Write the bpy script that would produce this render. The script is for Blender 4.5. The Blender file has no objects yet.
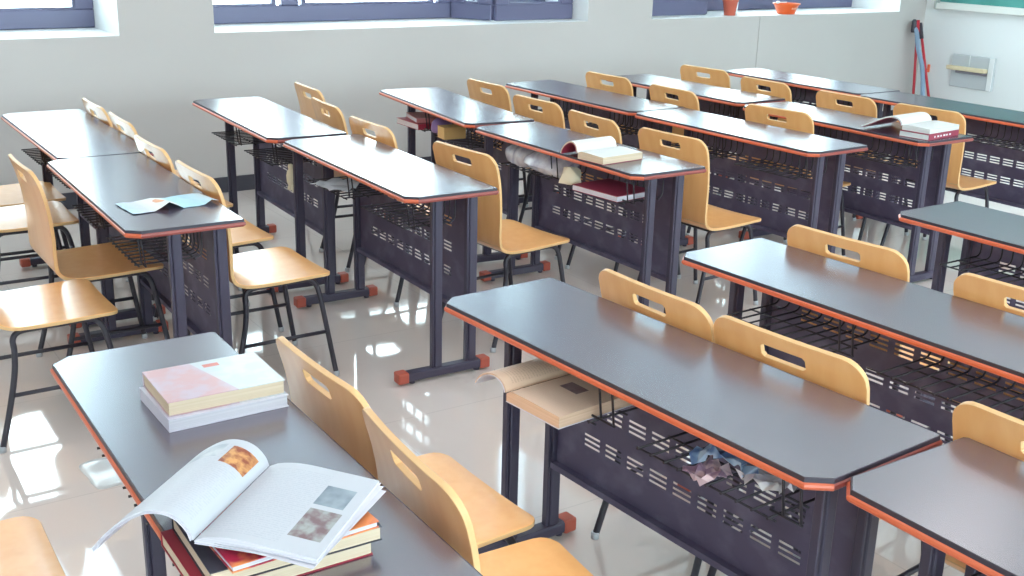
import bpy, bmesh, math, random
from mathutils import Vector, Matrix
random.seed(7)
C = bpy.context.scene.collection
SC = bpy.context.scene
PI = math.pi
FILL_LAMP = 6.5  # strength of the added ceiling fill lamps
H_DESK = 0.735           # height of the desk tops
W = 0.361                # desk depth
LEN = 1.2                # desk length

# ------------------------------------------------------------------ helpers
def lin(c):
    return tuple(((x/255)/12.92 if x/255 <= 0.04045 else ((x/255+0.055)/1.055)**2.4) for x in c)

class MB:
    """collects shapes into one bmesh"""
    def __init__(s):
        s.bm = bmesh.new(); s.uv = None
    def box(s, x0, x1, y0, y1, z0, z1, mi=0, bevel=0.0, seg=1, rot=None):
        vs = [s.bm.verts.new(p) for p in ((x0,y0,z0),(x1,y0,z0),(x1,y1,z0),(x0,y1,z0),(x0,y0,z1),(x1,y0,z1),(x1,y1,z1),(x0,y1,z1))]
        fs = [s.bm.faces.new([vs[i] for i in f]) for f in ((0,3,2,1),(4,5,6,7),(0,1,5,4),(1,2,6,5),(2,3,7,6),(3,0,4,7))]
        for f in fs: f.material_index = mi
        if rot:
            c, m = rot; c = Vector(c)
            for v in vs: v.co = m @ (v.co - c) + c
        if bevel > 0:
            es = list({e for f in fs for e in f.edges})
            r = bmesh.ops.bevel(s.bm, geom=es, offset=bevel, segments=seg, affect='EDGES', profile=0.5)
            for f in r['faces']: f.material_index = mi
        return s
    def prism(s, poly, z0, z1, mi=0, mi_side=None):
        n = len(poly)
        a = [s.bm.verts.new((p[0], p[1], z0)) for p in poly]
        b = [s.bm.verts.new((p[0], p[1], z1)) for p in poly]
        f = s.bm.faces.new(list(reversed(a))); f.material_index = mi
        f = s.bm.faces.new(b); f.material_index = mi
        for i in range(n):
            j = (i+1) % n
            f = s.bm.faces.new((a[i], a[j], b[j], b[i])); f.material_index = mi if mi_side is None else mi_side
        return s
    def tube(s, pts, r, seg=8, mi=0, r_end=None, cap=True):
        pts = [Vector(p) for p in pts]
        n = len(pts); rings = []
        up = None
        for i in range(n):
            t = (pts[min(i+1, n-1)] - pts[max(i-1, 0)]).normalized()
            if up is None:
                a = Vector((0,0,1)) if abs(t.z) < 0.9 else Vector((1,0,0))
                up = (a - a.dot(t)*t).normalized()
            else:
                up = (up - up.dot(t)*t).normalized()
            sd = t.cross(up)
            rr = r if r_end is None else r + (r_end-r)*i/(n-1)
            rings.append([s.bm.verts.new(pts[i] + rr*(math.cos(2*PI*k/seg)*up + math.sin(2*PI*k/seg)*sd)) for k in range(seg)])
        for i in range(n-1):
            for k in range(seg):
                l = (k+1) % seg
                f = s.bm.faces.new((rings[i][k], rings[i][l], rings[i+1][l], rings[i+1][k])); f.material_index = mi; f.smooth = True
        if cap:
            f = s.bm.faces.new(list(reversed(rings[0]))); f.material_index = mi
            f = s.bm.faces.new(rings[-1]); f.material_index = mi
        return s
    def lathe(s, prof, seg=24, c=(0,0,0), mi=0):
        rings = []
        for (r, z) in prof:
            rings.append([s.bm.verts.new((c[0]+r*math.cos(2*PI*k/seg), c[1]+r*math.sin(2*PI*k/seg), c[2]+z)) for k in range(seg)])
        for i in range(len(rings)-1):
            for k in range(seg):
                l = (k+1) % seg
                f = s.bm.faces.new((rings[i][k], rings[i][l], rings[i+1][l], rings[i+1][k])); f.material_index = mi; f.smooth = True
        f = s.bm.faces.new(list(reversed(rings[0]))); f.material_index = mi
        f = s.bm.faces.new(rings[-1]); f.material_index = mi
        return s
    def mesh(s, name, mats):
        bmesh.ops.recalc_face_normals(s.bm, faces=s.bm.faces)
        me = bpy.data.meshes.new(name); s.bm.to_mesh(me); s.bm.free()
        for m in (mats if isinstance(mats, (list, tuple)) else [mats]): me.materials.append(m)
        return me
    def build(s, name, mats, parent=None, smooth=None):
        me = s.mesh(name, mats)
        if smooth is not None: soften(me, smooth)
        return link(name, me, parent)

def soften(me, deg):
    for p in me.polygons: p.use_smooth = True
    me.set_sharp_from_angle(angle=math.radians(deg))

def link(name, me, parent=None):
    o = bpy.data.objects.new(name, me); C.objects.link(o)
    if parent is not None: o.parent = parent
    return o

def bake(me, mods):
    """apply modifiers and give back the plain mesh"""
    o = bpy.data.objects.new('tmp', me); C.objects.link(o)
    for typ, kw in mods:
        m = o.modifiers.new('m', typ)
        for k, v in kw.items(): setattr(m, k, v)
    dg = bpy.context.evaluated_depsgraph_get(); dg.update()
    nm = bpy.data.meshes.new_from_object(o.evaluated_get(dg))
    C.objects.unlink(o); bpy.data.objects.remove(o)
    return nm

def smooth_path(pts, n=5):
    P = [Vector(p) for p in pts]; out = []
    for i in range(len(P)-1):
        p0 = P[max(i-1,0)]; p1 = P[i]; p2 = P[i+1]; p3 = P[min(i+2,len(P)-1)]
        for k in range(n):
            t = k/n
            out.append(0.5*((2*p1)+(-p0+p2)*t+(2*p0-5*p1+4*p2-p3)*t*t+(-p0+3*p1-3*p2+p3)*t**3))
    out.append(P[-1]); return out

def empty(name, loc=(0,0,0), rz=0.0):
    o = bpy.data.objects.new(name, None); C.objects.link(o)
    o.empty_display_size = 0.1
    o.location = loc; o.rotation_euler = (0,0,rz); return o

def tag(o, label=None, cat=None, group=None, kind=None):
    if label: o['label'] = label
    if cat: o['category'] = cat
    if group: o['group'] = group
    if kind: o['kind'] = kind
    return o

def struct(o, label=None):
    o['kind'] = 'structure'
    if label: o['label'] = label
    return o

KIDS = {}
def copy_tree(o, parent=None):
    c = o.copy(); C.objects.link(c)
    c.parent = parent
    for ch in list(o.children): copy_tree(ch, c)
    return c

# ------------------------------------------------------------------ materials
def mat(name, col, rough=0.5, metal=0.0, spec=0.5, coat=0.0, coat_rough=0.1):
    m = bpy.data.materials.new(name); m.use_nodes = True
    b = m.node_tree.nodes['Principled BSDF']
    b.inputs['Base Color'].default_value = (*col, 1)
    b.inputs['Roughness'].default_value = rough
    b.inputs['Metallic'].default_value = metal
    b.inputs['Specular IOR Level'].default_value = spec
    b.inputs['Coat Weight'].default_value = coat
    b.inputs['Coat Roughness'].default_value = coat_rough
    return m

def nd(m, typ, **kw):
    n = m.node_tree.nodes.new(typ)
    for k, v in kw.items(): setattr(n, k, v)
    return n

def math_node(m, op, a, b=None, c=None):
    n = nd(m, 'ShaderNodeMath', operation=op)
    for i, x in enumerate((a, b, c)):
        if x is None: continue
        if isinstance(x, (int, float)): n.inputs[i].default_value = x
        else: m.node_tree.links.new(x, n.inputs[i])
    return n.outputs[0]

def mixc(m, fac, a, b):
    n = nd(m, 'ShaderNodeMix', data_type='RGBA')
    L = m.node_tree.links
    if isinstance(fac, (int, float)): n.inputs[0].default_value = fac
    else: L.new(fac, n.inputs[0])
    for i, x in ((6, a), (7, b)):
        if isinstance(x, tuple): n.inputs[i].default_value = (*x, 1) if len(x) == 3 else x
        else: L.new(x, n.inputs[i])
    return n.outputs[2]

def bsdf(m): return m.node_tree.nodes['Principled BSDF']

def noise_var(m, a, b, scale=(1,1,1), nscale=5.0, detail=4.0, lo=0.35, hi=0.65, coords='Object', bump=0.0):
    L = m.node_tree.links
    tc = nd(m, 'ShaderNodeTexCoord'); mp = nd(m, 'ShaderNodeMapping')
    mp.inputs['Scale'].default_value = scale
    L.new(tc.outputs[coords], mp.inputs[0])
    nz = nd(m, 'ShaderNodeTexNoise'); nz.inputs['Scale'].default_value = nscale; nz.inputs['Detail'].default_value = detail
    L.new(mp.outputs[0], nz.inputs['Vector'])
    mr = nd(m, 'ShaderNodeMapRange'); mr.inputs[1].default_value = lo; mr.inputs[2].default_value = hi
    L.new(nz.outputs[0], mr.inputs[0])
    out = mixc(m, mr.outputs[0], a, b)
    L.new(out, bsdf(m).inputs['Base Color'])
    if bump:
        bp = nd(m, 'ShaderNodeBump'); bp.inputs['Strength'].default_value = bump; bp.inputs['Distance'].default_value = 0.002
        L.new(nz.outputs[0], bp.inputs['Height']); L.new(bp.outputs[0], bsdf(m).inputs['Normal'])
    return mr.outputs[0]

M = {}
# walls
M['wall'] = mat('wall_paint', (0.74,0.74,0.735), 0.75, spec=0.3); noise_var(M['wall'], (0.525,0.495,0.48), (0.555,0.525,0.51), nscale=0.8)
M['wall_white'] = mat('white_wall_paint', (0.80,0.82,0.82), 0.7, spec=0.3)
M['reveal'] = mat('white_reveal_paint', (0.86,0.87,0.87), 0.6, spec=0.3)
M['ceiling'] = mat('ceiling_paint', (0.82,0.82,0.81), 0.9, spec=0.2)
M['baseboard'] = mat('grey_baseboard', (0.055,0.055,0.075), 0.45)

def floor_mat():
    m = mat('glossy_beige_tile', (0.7,0.65,0.6), 0.05, spec=0.5); bsdf(m).inputs['IOR'].default_value = 2.25
    L = m.node_tree.links
    tc = nd(m, 'ShaderNodeTexCoord')
    br = nd(m, 'ShaderNodeTexBrick'); br.offset = 0.0; br.squash = 1.0
    br.inputs['Scale'].default_value = 1.0
    br.inputs['Brick Width'].default_value = 0.8; br.inputs['Row Height'].default_value = 0.8
    br.inputs['Mortar Size'].default_value = 0.0022; br.inputs['Mortar Smooth'].default_value = 0.1
    br.inputs['Color1'].default_value = (0.74,0.655,0.615,1); br.inputs['Color2'].default_value = (0.72,0.635,0.595,1)
    br.inputs['Mortar'].default_value = (0.61,0.54,0.51,1)
    L.new(tc.outputs['Object'], br.inputs['Vector'])
    nz = nd(m, 'ShaderNodeTexNoise'); nz.inputs['Scale'].default_value = 2.2; nz.inputs['Detail'].default_value = 6
    L.new(tc.outputs['Object'], nz.inputs['Vector'])
    mr = nd(m, 'ShaderNodeMapRange'); mr.inputs[1].default_value = 0.3; mr.inputs[2].default_value = 0.7; mr.inputs[3].default_value = 0.0; mr.inputs[4].default_value = 0.35
    L.new(nz.outputs[0], mr.inputs[0])
    L.new(mixc(m, mr.outputs[0], br.outputs[0], (0.67,0.58,0.54)), bsdf(m).inputs['Base Color'])
    n2 = nd(m, 'ShaderNodeTexNoise'); n2.inputs['Scale'].default_value = 9; n2.inputs['Detail'].default_value = 3
    L.new(tc.outputs['Object'], n2.inputs['Vector'])
    r2 = nd(m, 'ShaderNodeMapRange'); r2.inputs[3].default_value = 0.045; r2.inputs[4].default_value = 0.065
    L.new(n2.outputs[0], r2.inputs[0]); L.new(r2.outputs[0], bsdf(m).inputs['Roughness'])
    return m
M['floor'] = floor_mat()

def desk_mat():
    m = mat('dark_woodgrain_laminate', (0.07,0.06,0.08), 0.25, spec=0.5); bsdf(m).inputs['IOR'].default_value = 3.1
    L = m.node_tree.links
    tc = nd(m, 'ShaderNodeTexCoord'); mp = nd(m, 'ShaderNodeMapping'); mp.inputs['Scale'].default_value = (260,7,1)
    L.new(tc.outputs['Object'], mp.inputs[0])
    nz = nd(m, 'ShaderNodeTexNoise'); nz.inputs['Scale'].default_value = 1.0; nz.inputs['Detail'].default_value = 3
    L.new(mp.outputs[0], nz.inputs['Vector'])
    mr = nd(m, 'ShaderNodeMapRange'); mr.inputs[1].default_value = 0.35; mr.inputs[2].default_value = 0.65
    L.new(nz.outputs[0], mr.inputs[0])
    L.new(mixc(m, mr.outputs[0], (0.062,0.042,0.070), (0.076,0.054,0.086)), bsdf(m).inputs['Base Color'])
    return m
M['desk'] = desk_mat()
M['band_black'] = mat('black_edge_band', (0.035,0.028,0.042), 0.4)
M['band_orange'] = mat('orange_red_edge_band', (0.72,0.155,0.055), 0.35); noise_var(M['band_orange'], (0.54,0.105,0.045), (0.62,0.13,0.055), nscale=3)
M['band_end_shade'] = mat('shaded_end_band', (0.26,0.055,0.045), 0.4)  # same band on the short ends, with their shade put into the colour
M['metal'] = mat('dark_powder_coated_steel', (0.052,0.043,0.074), 0.42)
def panel_mat():
    m = mat('dusty_dark_perforated_steel', (0.05,0.043,0.062), 0.5)
    noise_var(m, (0.084,0.068,0.122), (0.165,0.145,0.215), scale=(1,1,1.4), nscale=9, detail=8, lo=0.48, hi=0.8)
    return m
M['panel'] = panel_mat()
M['wire'] = mat('black_basket_wire', (0.014,0.010,0.018), 0.4)
M['cap'] = mat('orange_red_plastic_cap', (0.42,0.085,0.052), 0.45)

def ply_mat():
    m = mat('honey_plywood_veneer', (0.72,0.41,0.17), 0.30, spec=0.5, coat=0.7, coat_rough=0.22)
    noise_var(m, (0.90,0.435,0.155), (0.94,0.490,0.185), scale=(9,9,1.2), nscale=3.0, detail=3)
    return m
M['ply'] = ply_mat()
def edge_mat():
    m = mat('layered_plywood_edge', (0.70,0.42,0.19), 0.5)
    return m
M['ply_edge'] = edge_mat()
M['chair_steel'] = mat('black_chair_tube', (0.030,0.026,0.038), 0.4)
M['rubber'] = mat('grey_rubber_tip', (0.45,0.47,0.5), 0.6)
M['window_frame'] = mat('blue_grey_aluminium', (0.13,0.13,0.22), 0.35, spec=0.5)
def glass():
    m = bpy.data.materials.new('window_glass'); m.use_nodes = True
    nt = m.node_tree; nt.nodes.remove(nt.nodes['Principled BSDF'])
    out = nt.nodes['Material Output']
    t = nt.nodes.new('ShaderNodeBsdfTransparent'); t.inputs[0].default_value = (0.96,0.985,0.98,1)
    g = nt.nodes.new('ShaderNodeBsdfGlossy'); g.inputs['Roughness'].default_value = 0.02
    mx = nt.nodes.new('ShaderNodeMixShader'); f = nt.nodes.new('ShaderNodeFresnel'); f.inputs[0].default_value = 1.3
    nt.links.new(f.outputs[0], mx.inputs[0]); nt.links.new(t.outputs[0], mx.inputs[1]); nt.links.new(g.outputs[0], mx.inputs[2])
    nt.links.new(mx.outputs[0], out.inputs[0]); return m
M['glass'] = glass()
def added_blind_mat():  # cloth of the unseen blinds, added for a soft glow in reflections
    m = bpy.data.materials.new('added_blind_cloth'); m.use_nodes = True
    nt = m.node_tree; nt.nodes.remove(nt.nodes['Principled BSDF']); out = nt.nodes['Material Output']
    d = nt.nodes.new('ShaderNodeBsdfDiffuse'); d.inputs[0].default_value = (0.8,0.82,0.84,1)
    t = nt.nodes.new('ShaderNodeBsdfTranslucent'); t.inputs[0].default_value = (0.8,0.84,0.88,1)
    mx = nt.nodes.new('ShaderNodeMixShader'); mx.inputs[0].default_value = 0.85
    nt.links.new(d.outputs[0], mx.inputs[1]); nt.links.new(t.outputs[0], mx.inputs[2]); nt.links.new(mx.outputs[0], out.inputs[0]); return m
M['glow_blind'] = added_blind_mat()
M['white_plastic'] = mat('white_plastic', (0.8,0.82,0.82), 0.4)
M['board'] = mat('green_chalkboard', (0.06,0.30,0.25), 0.6); noise_var(M['board'], (0.05,0.27,0.23), (0.09,0.36,0.32), nscale=2)
M['tray'] = mat('cream_chalk_tray', (0.72,0.72,0.67), 0.5)
M['tray_end'] = mat('grey_tray_end', (0.38,0.40,0.38), 0.5)
M['red'] = mat('red_plastic', (0.55,0.03,0.05), 0.35)
M['cloth'] = mat('blue_grey_cloth', (0.24,0.33,0.45), 0.85)
M['dark'] = mat('dark_plastic', (0.05,0.045,0.06), 0.5)
M['terracotta'] = mat('red_clay_pot', (0.60,0.13,0.08), 0.6)
M['leaf'] = mat('green_leaf', (0.06,0.25,0.05), 0.5)
M['soil'] = mat('potting_soil', (0.05,0.03,0.02), 0.9)
M['orange_plastic'] = mat('orange_plastic_bowl', (0.85,0.14,0.03), 0.35)
M['pale_mark'] = mat('pale_printed_mark', (0.9,0.55,0.42), 0.5)
M['box_grey'] = mat('pale_grey_box', (0.55,0.58,0.60), 0.5)
M['bracket'] = mat('grey_bracket', (0.22,0.20,0.24), 0.5)
M['beige'] = mat('beige_plastic', (0.78,0.66,0.44), 0.5)
M['orange_tag'] = mat('orange_red_tag', (0.8,0.16,0.07), 0.5)

def page_edge(name, a, b):
    m = mat(name, a, 0.8, spec=0.2); L = m.node_tree.links
    tc = nd(m, 'ShaderNodeTexCoord'); mp = nd(m, 'ShaderNodeMapping'); mp.inputs['Scale'].default_value = (3,3,420)
    L.new(tc.outputs['Object'], mp.inputs[0])
    nz = nd(m, 'ShaderNodeTexNoise'); nz.inputs['Scale'].default_value = 1.0; nz.inputs['Detail'].default_value = 2
    L.new(mp.outputs[0], nz.inputs['Vector'])
    mr = nd(m, 'ShaderNodeMapRange'); mr.inputs[1].default_value = 0.3; mr.inputs[2].default_value = 0.7
    L.new(nz.outputs[0], mr.inputs[0]); L.new(mixc(m, mr.outputs[0], a, b), bsdf(m).inputs['Base Color'])
    return m
M['edge_cream'] = page_edge('cream_page_edges', (0.64,0.52,0.39), (0.55,0.43,0.31))
M['edge_white'] = page_edge('white_page_edges', (0.64,0.62,0.66), (0.52,0.50,0.56))
M['edge_tan'] = page_edge('tan_page_edges', (0.72,0.52,0.38), (0.62,0.43,0.31))

def page_mat(name, paper, ink, lines=38, strength=0.45, margin=0.09, pics=(), sheen=0.5, text_to=1.0):
    """printed page: rows of small text inside the margins, with photographs at uv rectangles"""
    m = mat(name, paper, sheen, spec=0.35); L = m.node_tree.links
    tc = nd(m, 'ShaderNodeTexCoord'); sp = nd(m, 'ShaderNodeSeparateXYZ'); L.new(tc.outputs['UV'], sp.inputs[0])
    U, V = sp.outputs[0], sp.outputs[1]
    fr = math_node(m, 'FRACT', math_node(m, 'MULTIPLY', V, lines))
    row = math_node(m, 'LESS_THAN', fr, 0.5)
    mp = nd(m, 'ShaderNodeMapping'); mp.inputs['Scale'].default_value = (70, lines, 1); L.new(tc.outputs['UV'], mp.inputs[0])
    nz = nd(m, 'ShaderNodeTexNoise'); nz.inputs['Scale'].default_value = 1.0; nz.inputs['Detail'].default_value = 1; L.new(mp.outputs[0], nz.inputs['Vector'])
    word = math_node(m, 'GREATER_THAN', nz.outputs[0], 0.46)
    def inside(u0, u1, v0, v1):
        a = math_node(m, 'MULTIPLY', math_node(m, 'GREATER_THAN', U, u0), math_node(m, 'LESS_THAN', U, u1))
        b = math_node(m, 'MULTIPLY', math_node(m, 'GREATER_THAN', V, v0), math_node(m, 'LESS_THAN', V, v1))
        return math_node(m, 'MULTIPLY', a, b)
    f = math_node(m, 'MULTIPLY', math_node(m, 'MULTIPLY', row, word), inside(margin, text_to-margin, margin, 1-margin))
    col = mixc(m, math_node(m, 'MULTIPLY', f, strength), paper, ink)
    for (u0, u1, v0, v1, ca, cb, sc) in pics:
        n2 = nd(m, 'ShaderNodeTexNoise'); n2.inputs['Scale'].default_value = sc; n2.inputs['Detail'].default_value = 3; L.new(tc.outputs['UV'], n2.inputs['Vector'])
        mr = nd(m, 'ShaderNodeMapRange'); mr.inputs[1].default_value = 0.38; mr.inputs[2].default_value = 0.62; L.new(n2.outputs[0], mr.inputs[0])
        pc = mixc(m, mr.outputs[0], ca, cb)
        # clear white gap round each picture
        col = mixc(m, inside(u0-0.02, u1+0.02, v0-0.015, v1+0.015), col, paper)
        col = mixc(m, inside(u0, u1, v0, v1), col, pc)
    L.new(col, bsdf(m).inputs['Base Color'])
    return m

# ------------------------------------------------------------------ room
XL, XR, YB, YR, HC, TH = -2.4, 8.93, 6.78, -3.2, 3.7, 0.62
SILL = 0.978
b = MB(); b.box(XL-0.3, XR+0.3, YR-0.3, YB+TH, -0.12, 0.0); fl = struct(b.build('floor', M['floor']), 'glossy beige tiled classroom floor')
b = MB(); b.box(XL-0.3, XR+0.3, YR-0.3, YB+TH, HC, HC+0.12); struct(b.build('ceiling', M['ceiling']), 'white classroom ceiling')
WIN = [(0.10, 1.752), (2.312, 5.105), (5.712, 8.57)]
WTOP = 3.5
b = MB(); b.box(XL-0.3, XR+0.3, YB, YB+TH, 0, SILL); b.box(XL-0.3, XR+0.3, YB, YB+TH, WTOP, HC)
xs = [XL-0.3] + [x for w_ in WIN for x in w_] + [XR+0.3]
for i in range(0, len(xs), 2): b.box(xs[i], xs[i+1], YB, YB+TH, SILL, WTOP)
b.bm.normal_update()
for f_ in b.bm.faces:
    c_ = f_.calc_center_median()
    if abs(f_.normal.y) < 0.5 and SILL-0.01 <= c_.z <= WTOP+0.01: f_.material_index = 1      # white painted sills and reveals
struct(b.build('wall_back', [M['wall'], M['reveal']]), 'pale grey wall with deep window openings')
b = MB(); b.box(XR, XR+0.3, YR-0.3, YB, 0, HC); struct(b.build('wall_right', M['wall_white']), 'white wall with the chalkboard')
b = MB(); b.box(XL-0.3, XL, YR-0.3, YB, 0, HC); struct(b.build('wall_left', M['wall_white']))
b = MB()
RW = (-1.8, 8.4, 0.95, 2.85)  # opening for the added window band
b.box(XL, RW[0], YR-0.25, YR, 0, HC); b.box(RW[1], XR, YR-0.25, YR, 0, HC)
b.box(RW[0], RW[1], YR-0.25, YR, 0, RW[2]); b.box(RW[0], RW[1], YR-0.25, YR, RW[3], HC)
struct(b.build('wall_front', M['wall_white']))
b = MB(); b.box(XL, XR, YB-0.012, YB, 0, 0.096); struct(b.build('baseboard_back', M['baseboard']), 'dark grey skirting along the window wall')
b = MB(); b.box(XR-0.012, XR, YR, YB-0.012, 0, 0.096); struct(b.build('baseboard_right', M['baseboard']))
b = MB(); b.box(6.845, 6.872, YB-0.007, YB, 0.096, SILL-0.002, bevel=0.002); struct(b.build('trim_1', M['wall']), 'thin painted strip running down the wall')  # thin raised strip in the wall colour

def frame_mb(x0, x1, y, z0, z1, w=0.10, d=0.06, mull=()):
    m = MB()
    m.box(x0, x1, y, y+d, z0, z0+w, bevel=0.006); m.box(x0, x1, y, y+d, z1-w, z1, bevel=0.006)
    m.box(x0, x0+w, y, y+d, z0+w, z1-w, bevel=0.006); m.box(x1-w, x1, y, y+d, z0+w, z1-w, bevel=0.006)
    for c in mull: m.box(c-w*0.55, c+w*0.55, y-0.012, y+d, z0+w, z1-w, bevel=0.006)
    # raised inner bead
    return m
FY = YB+0.54
ADDED_BLIND = 2.38  # lower edge of the added blinds
def window(idx, x0, x1, mull, label, sashes=()):
    e = struct(empty('window_%d' % idx, ((x0+x1)/2, FY, SILL)), label)
    off = Vector((-(x0+x1)/2, -FY, -SILL))
    def put(mb, name, m, parent=e):
        for v in mb.bm.verts: v.co += off
        return mb.build(name, m, parent)
    put(frame_mb(x0, x1, FY, SILL+0.002, WTOP, 0.11, 0.06, mull), 'window_frame', M['window_frame'])
    xs = [x0] + list(mull) + [x1]
    bead = MB()
    for i in range(len(xs)-1):
        a, c = xs[i]+0.11, xs[i+1]-0.11
        for (p, q, r, s) in ((a-0.02, c+0.02, SILL+0.10, SILL+0.125), (a-0.02, c+0.02, WTOP-0.125, WTOP-0.10), (a-0.02, a+0.012, SILL+0.125, WTOP-0.125), (c-0.012, c+0.02, SILL+0.125, WTOP-0.125)):
            bead.box(p, q, FY+0.012, FY+0.048, r, s)
    put(bead, 'glazing_bead', M['window_frame'])
    for i in range(len(xs)-1):
        g = MB(); g.box(xs[i]+0.10, xs[i+1]-0.10, FY+0.028, FY+0.032, SILL+0.11, WTOP-0.11)
        put(g, 'pane', M['glass'])
    bl = MB(); bl.box(x0+0.02, x1-0.02, FY-0.045, FY-0.043, ADDED_BLIND, WTOP-0.06); put(bl, 'added_roller_blind', M['glow_blind'])  # unseen upper blinds, added so the desk tops mirror a softer glow
    bl = MB(); bl.box(x0+0.02, x1-0.02, FY-0.055, FY-0.033, ADDED_BLIND-0.03, ADDED_BLIND, bevel=0.004); put(bl, 'added_blind_rail', M['white_plastic'])
    for (p0, p1) in sashes:      # opened casements standing in the deep reveal
        p0, p1 = Vector(p0), Vector(p1); ln = (p1-p0).length; ang = math.atan2(p1.y-p0.y, p1.x-p0.x)
        R = Matrix.Rotation(ang, 4, 'Z')
        m = frame_mb(0, ln, -0.02, SILL+0.004, WTOP-0.02, 0.11, 0.045)
        m.box(0.10, ln-0.10, -0.012, -0.002, SILL+0.11, SILL+0.13); m.box(0.10, 0.118, -0.012, -0.002, SILL+0.13, WTOP-0.13); m.box(ln-0.118, ln-0.10, -0.012, -0.002, SILL+0.13, WTOP-0.13)
        for v in m.bm.verts: v.co = (R @ v.co) + Vector((p0.x, p0.y, 0))
        s = put(m, 'sash', M['window_frame'])
        m = MB(); m.box(0.105, ln-0.105, 0.0, 0.004, SILL+0.12, WTOP-0.14)
        for v in m.bm.verts: v.co = (R @ v.co) + Vector((p0.x, p0.y, 0))
        put(m, 'pane', M['glass'], s)
    return e
window(1, *WIN[0], (0.75,), 'deep set blue grey window at top left')
window(2, *WIN[1], (3.02, 4.22), 'wide blue grey window with opened casement, top centre',
       sashes=(((4.27, FY-0.01, 0), (4.415, YB+0.215, 0)), ((4.425, YB+0.20, 0), (5.10, YB+0.20, 0))))
window(3, *WIN[2], (6.75, 7.76), 'blue grey window with a potted plant on its sill',
       sashes=(((5.717, YB+0.22, 0), (6.45, YB+0.22, 0)), ((6.46, YB+0.235, 0), (6.62, FY-0.01, 0))))
# unseen window band behind the camera, added as fill light
e = struct(empty('window_4', ((RW[0]+RW[1])/2, YR-0.2, RW[2])))
m = MB(); cx = (RW[0]+RW[1])/2
fr = frame_mb(RW[0]-cx, RW[1]-cx, 0.0, 0.0, RW[3]-RW[2], 0.08, 0.06, [(-3.4), (-1.7), 0.0, 1.7, 3.4])
fr.build('window_frame', M['window_frame'], e)
m.box(RW[0]-cx+0.05, RW[1]-cx-0.05, 0.028, 0.032, 0.05, RW[3]-RW[2]-0.05); m.build('pane', M['glass'], e)

# ------------------------------------------------------------------ desks
CU, CV = 0.034, 0.040
def desk_outline(ins=0.0):
    # counter-clockwise, local x = depth (student side negative), y = far end positive
    x0, x1, y0, y1 = -W/2+ins, W/2-ins, -LEN/2+ins, LEN/2-ins
    r = 0.006
    P = [(x0, y0+CU), (x0+CV, y0), (x1-r, y0), (x1, y0+r), (x1, y1-r), (x1-r, y1), (x0+CV, y1), (x0, y1-CU)]
    return P

def band_mesh():
    m = MB()
    # black upper lip, rounded orange lower band, swept round the outline as stacked loops
    prof = [(0.0000, H_DESK-0.0006), (-0.0012, H_DESK), (-0.0002, H_DESK-0.0001)]
    loops = [(0.0012, H_DESK+0.0003), (-0.0006, H_DESK-0.0004), (-0.0010, H_DESK-0.0085), (-0.0012, H_DESK-0.0090), (-0.0042, H_DESK-0.0115), (-0.0052, H_DESK-0.0155), (-0.0042, H_DESK-0.0200), (-0.0010, H_DESK-0.0235), (0.004, H_DESK-0.0240)]
    rings = []
    for ins, z in loops:
        rings.append([m.bm.verts.new((p[0], p[1], z)) for p in desk_outline(ins)])
    for i in range(len(rings)-1):
        n = len(rings[i])
        for k in range(n):
            l = (k+1) % n
            f = m.bm.faces.new((rings[i][k], rings[i][l], rings[i+1][l], rings[i+1][k]))
            f.material_index = 0 if i < 3 else 1
            f.smooth = False
    m.bm.normal_update()
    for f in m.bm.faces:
        if f.material_index == 1 and abs(f.calc_center_median().y) > LEN/2-0.012: f.material_index = 2  # short ends get the band colour darkened for shade
    return m

def panel_mesh():
    # perforated modesty panel: groups of three short slots, three rows of nine groups
    t = 0.0025
    u0, u1, z0, z1 = -0.485, 0.485, 0.246, H_DESK-0.026
    gu = []
    for k in range(9):
        s = 0.226+0.0825*k - 0.6
        gu.append((s, s+0.062))
    gz = []
    for rowz in (0.374, 0.474, 0.574):
        for j in range(3):
            top = rowz - 0.0145*j
            gz.append((top-0.0072, top))
    us = sorted([u0, u1] + [x for g in gu for x in g]); zs = sorted([z0, z1] + [x for g in gz for x in g])
    m = MB(); bm = m.bm
    front = {}; back = {}
    for i, u in enumerate(us):
        for j, z in enumerate(zs):
            front[i, j] = bm.verts.new((-t/2, -u, z)); back[i, j] = bm.verts.new((t/2, -u, z))
    hole = set()
    for i in range(len(us)-1):
        for j in range(len(zs)-1):
            uc = (us[i]+us[i+1])/2; zc = (zs[j]+zs[j+1])/2
            if any(a < uc < c for a, c in gu) and any(a < zc < c for a, c in gz): hole.add((i, j))
    nu, nz = len(us)-1, len(zs)-1
    for i in range(nu):
        for j in range(nz):
            if (i, j) in hole: continue
            bm.faces.new((front[i, j], front[i, j+1], front[i+1, j+1], front[i+1, j]))
            bm.faces.new((back[i, j], back[i+1, j], back[i+1, j+1], back[i, j+1]))
            for (di, dj, a, c) in ((-1, 0, (i, j), (i, j+1)), (1, 0, (i+1, j), (i+1, j+1)), (0, -1, (i, j), (i+1, j)), (0, 1, (i, j+1), (i+1, j+1))):
                q = (i+di, j+dj)
                if q in hole or not (0 <= q[0] < nu and 0 <= q[1] < nz):
                    bm.faces.new((front[a], front[c], back[c], back[a]))
    # folded bottom flange
    m.box(-0.022, 0.004, -0.485, 0.485, 0.238, 0.2465, bevel=0.002)
    m.box(-0.0225, -0.019, -0.485, 0.485, 0.230, 0.2465)
    return m

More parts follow.
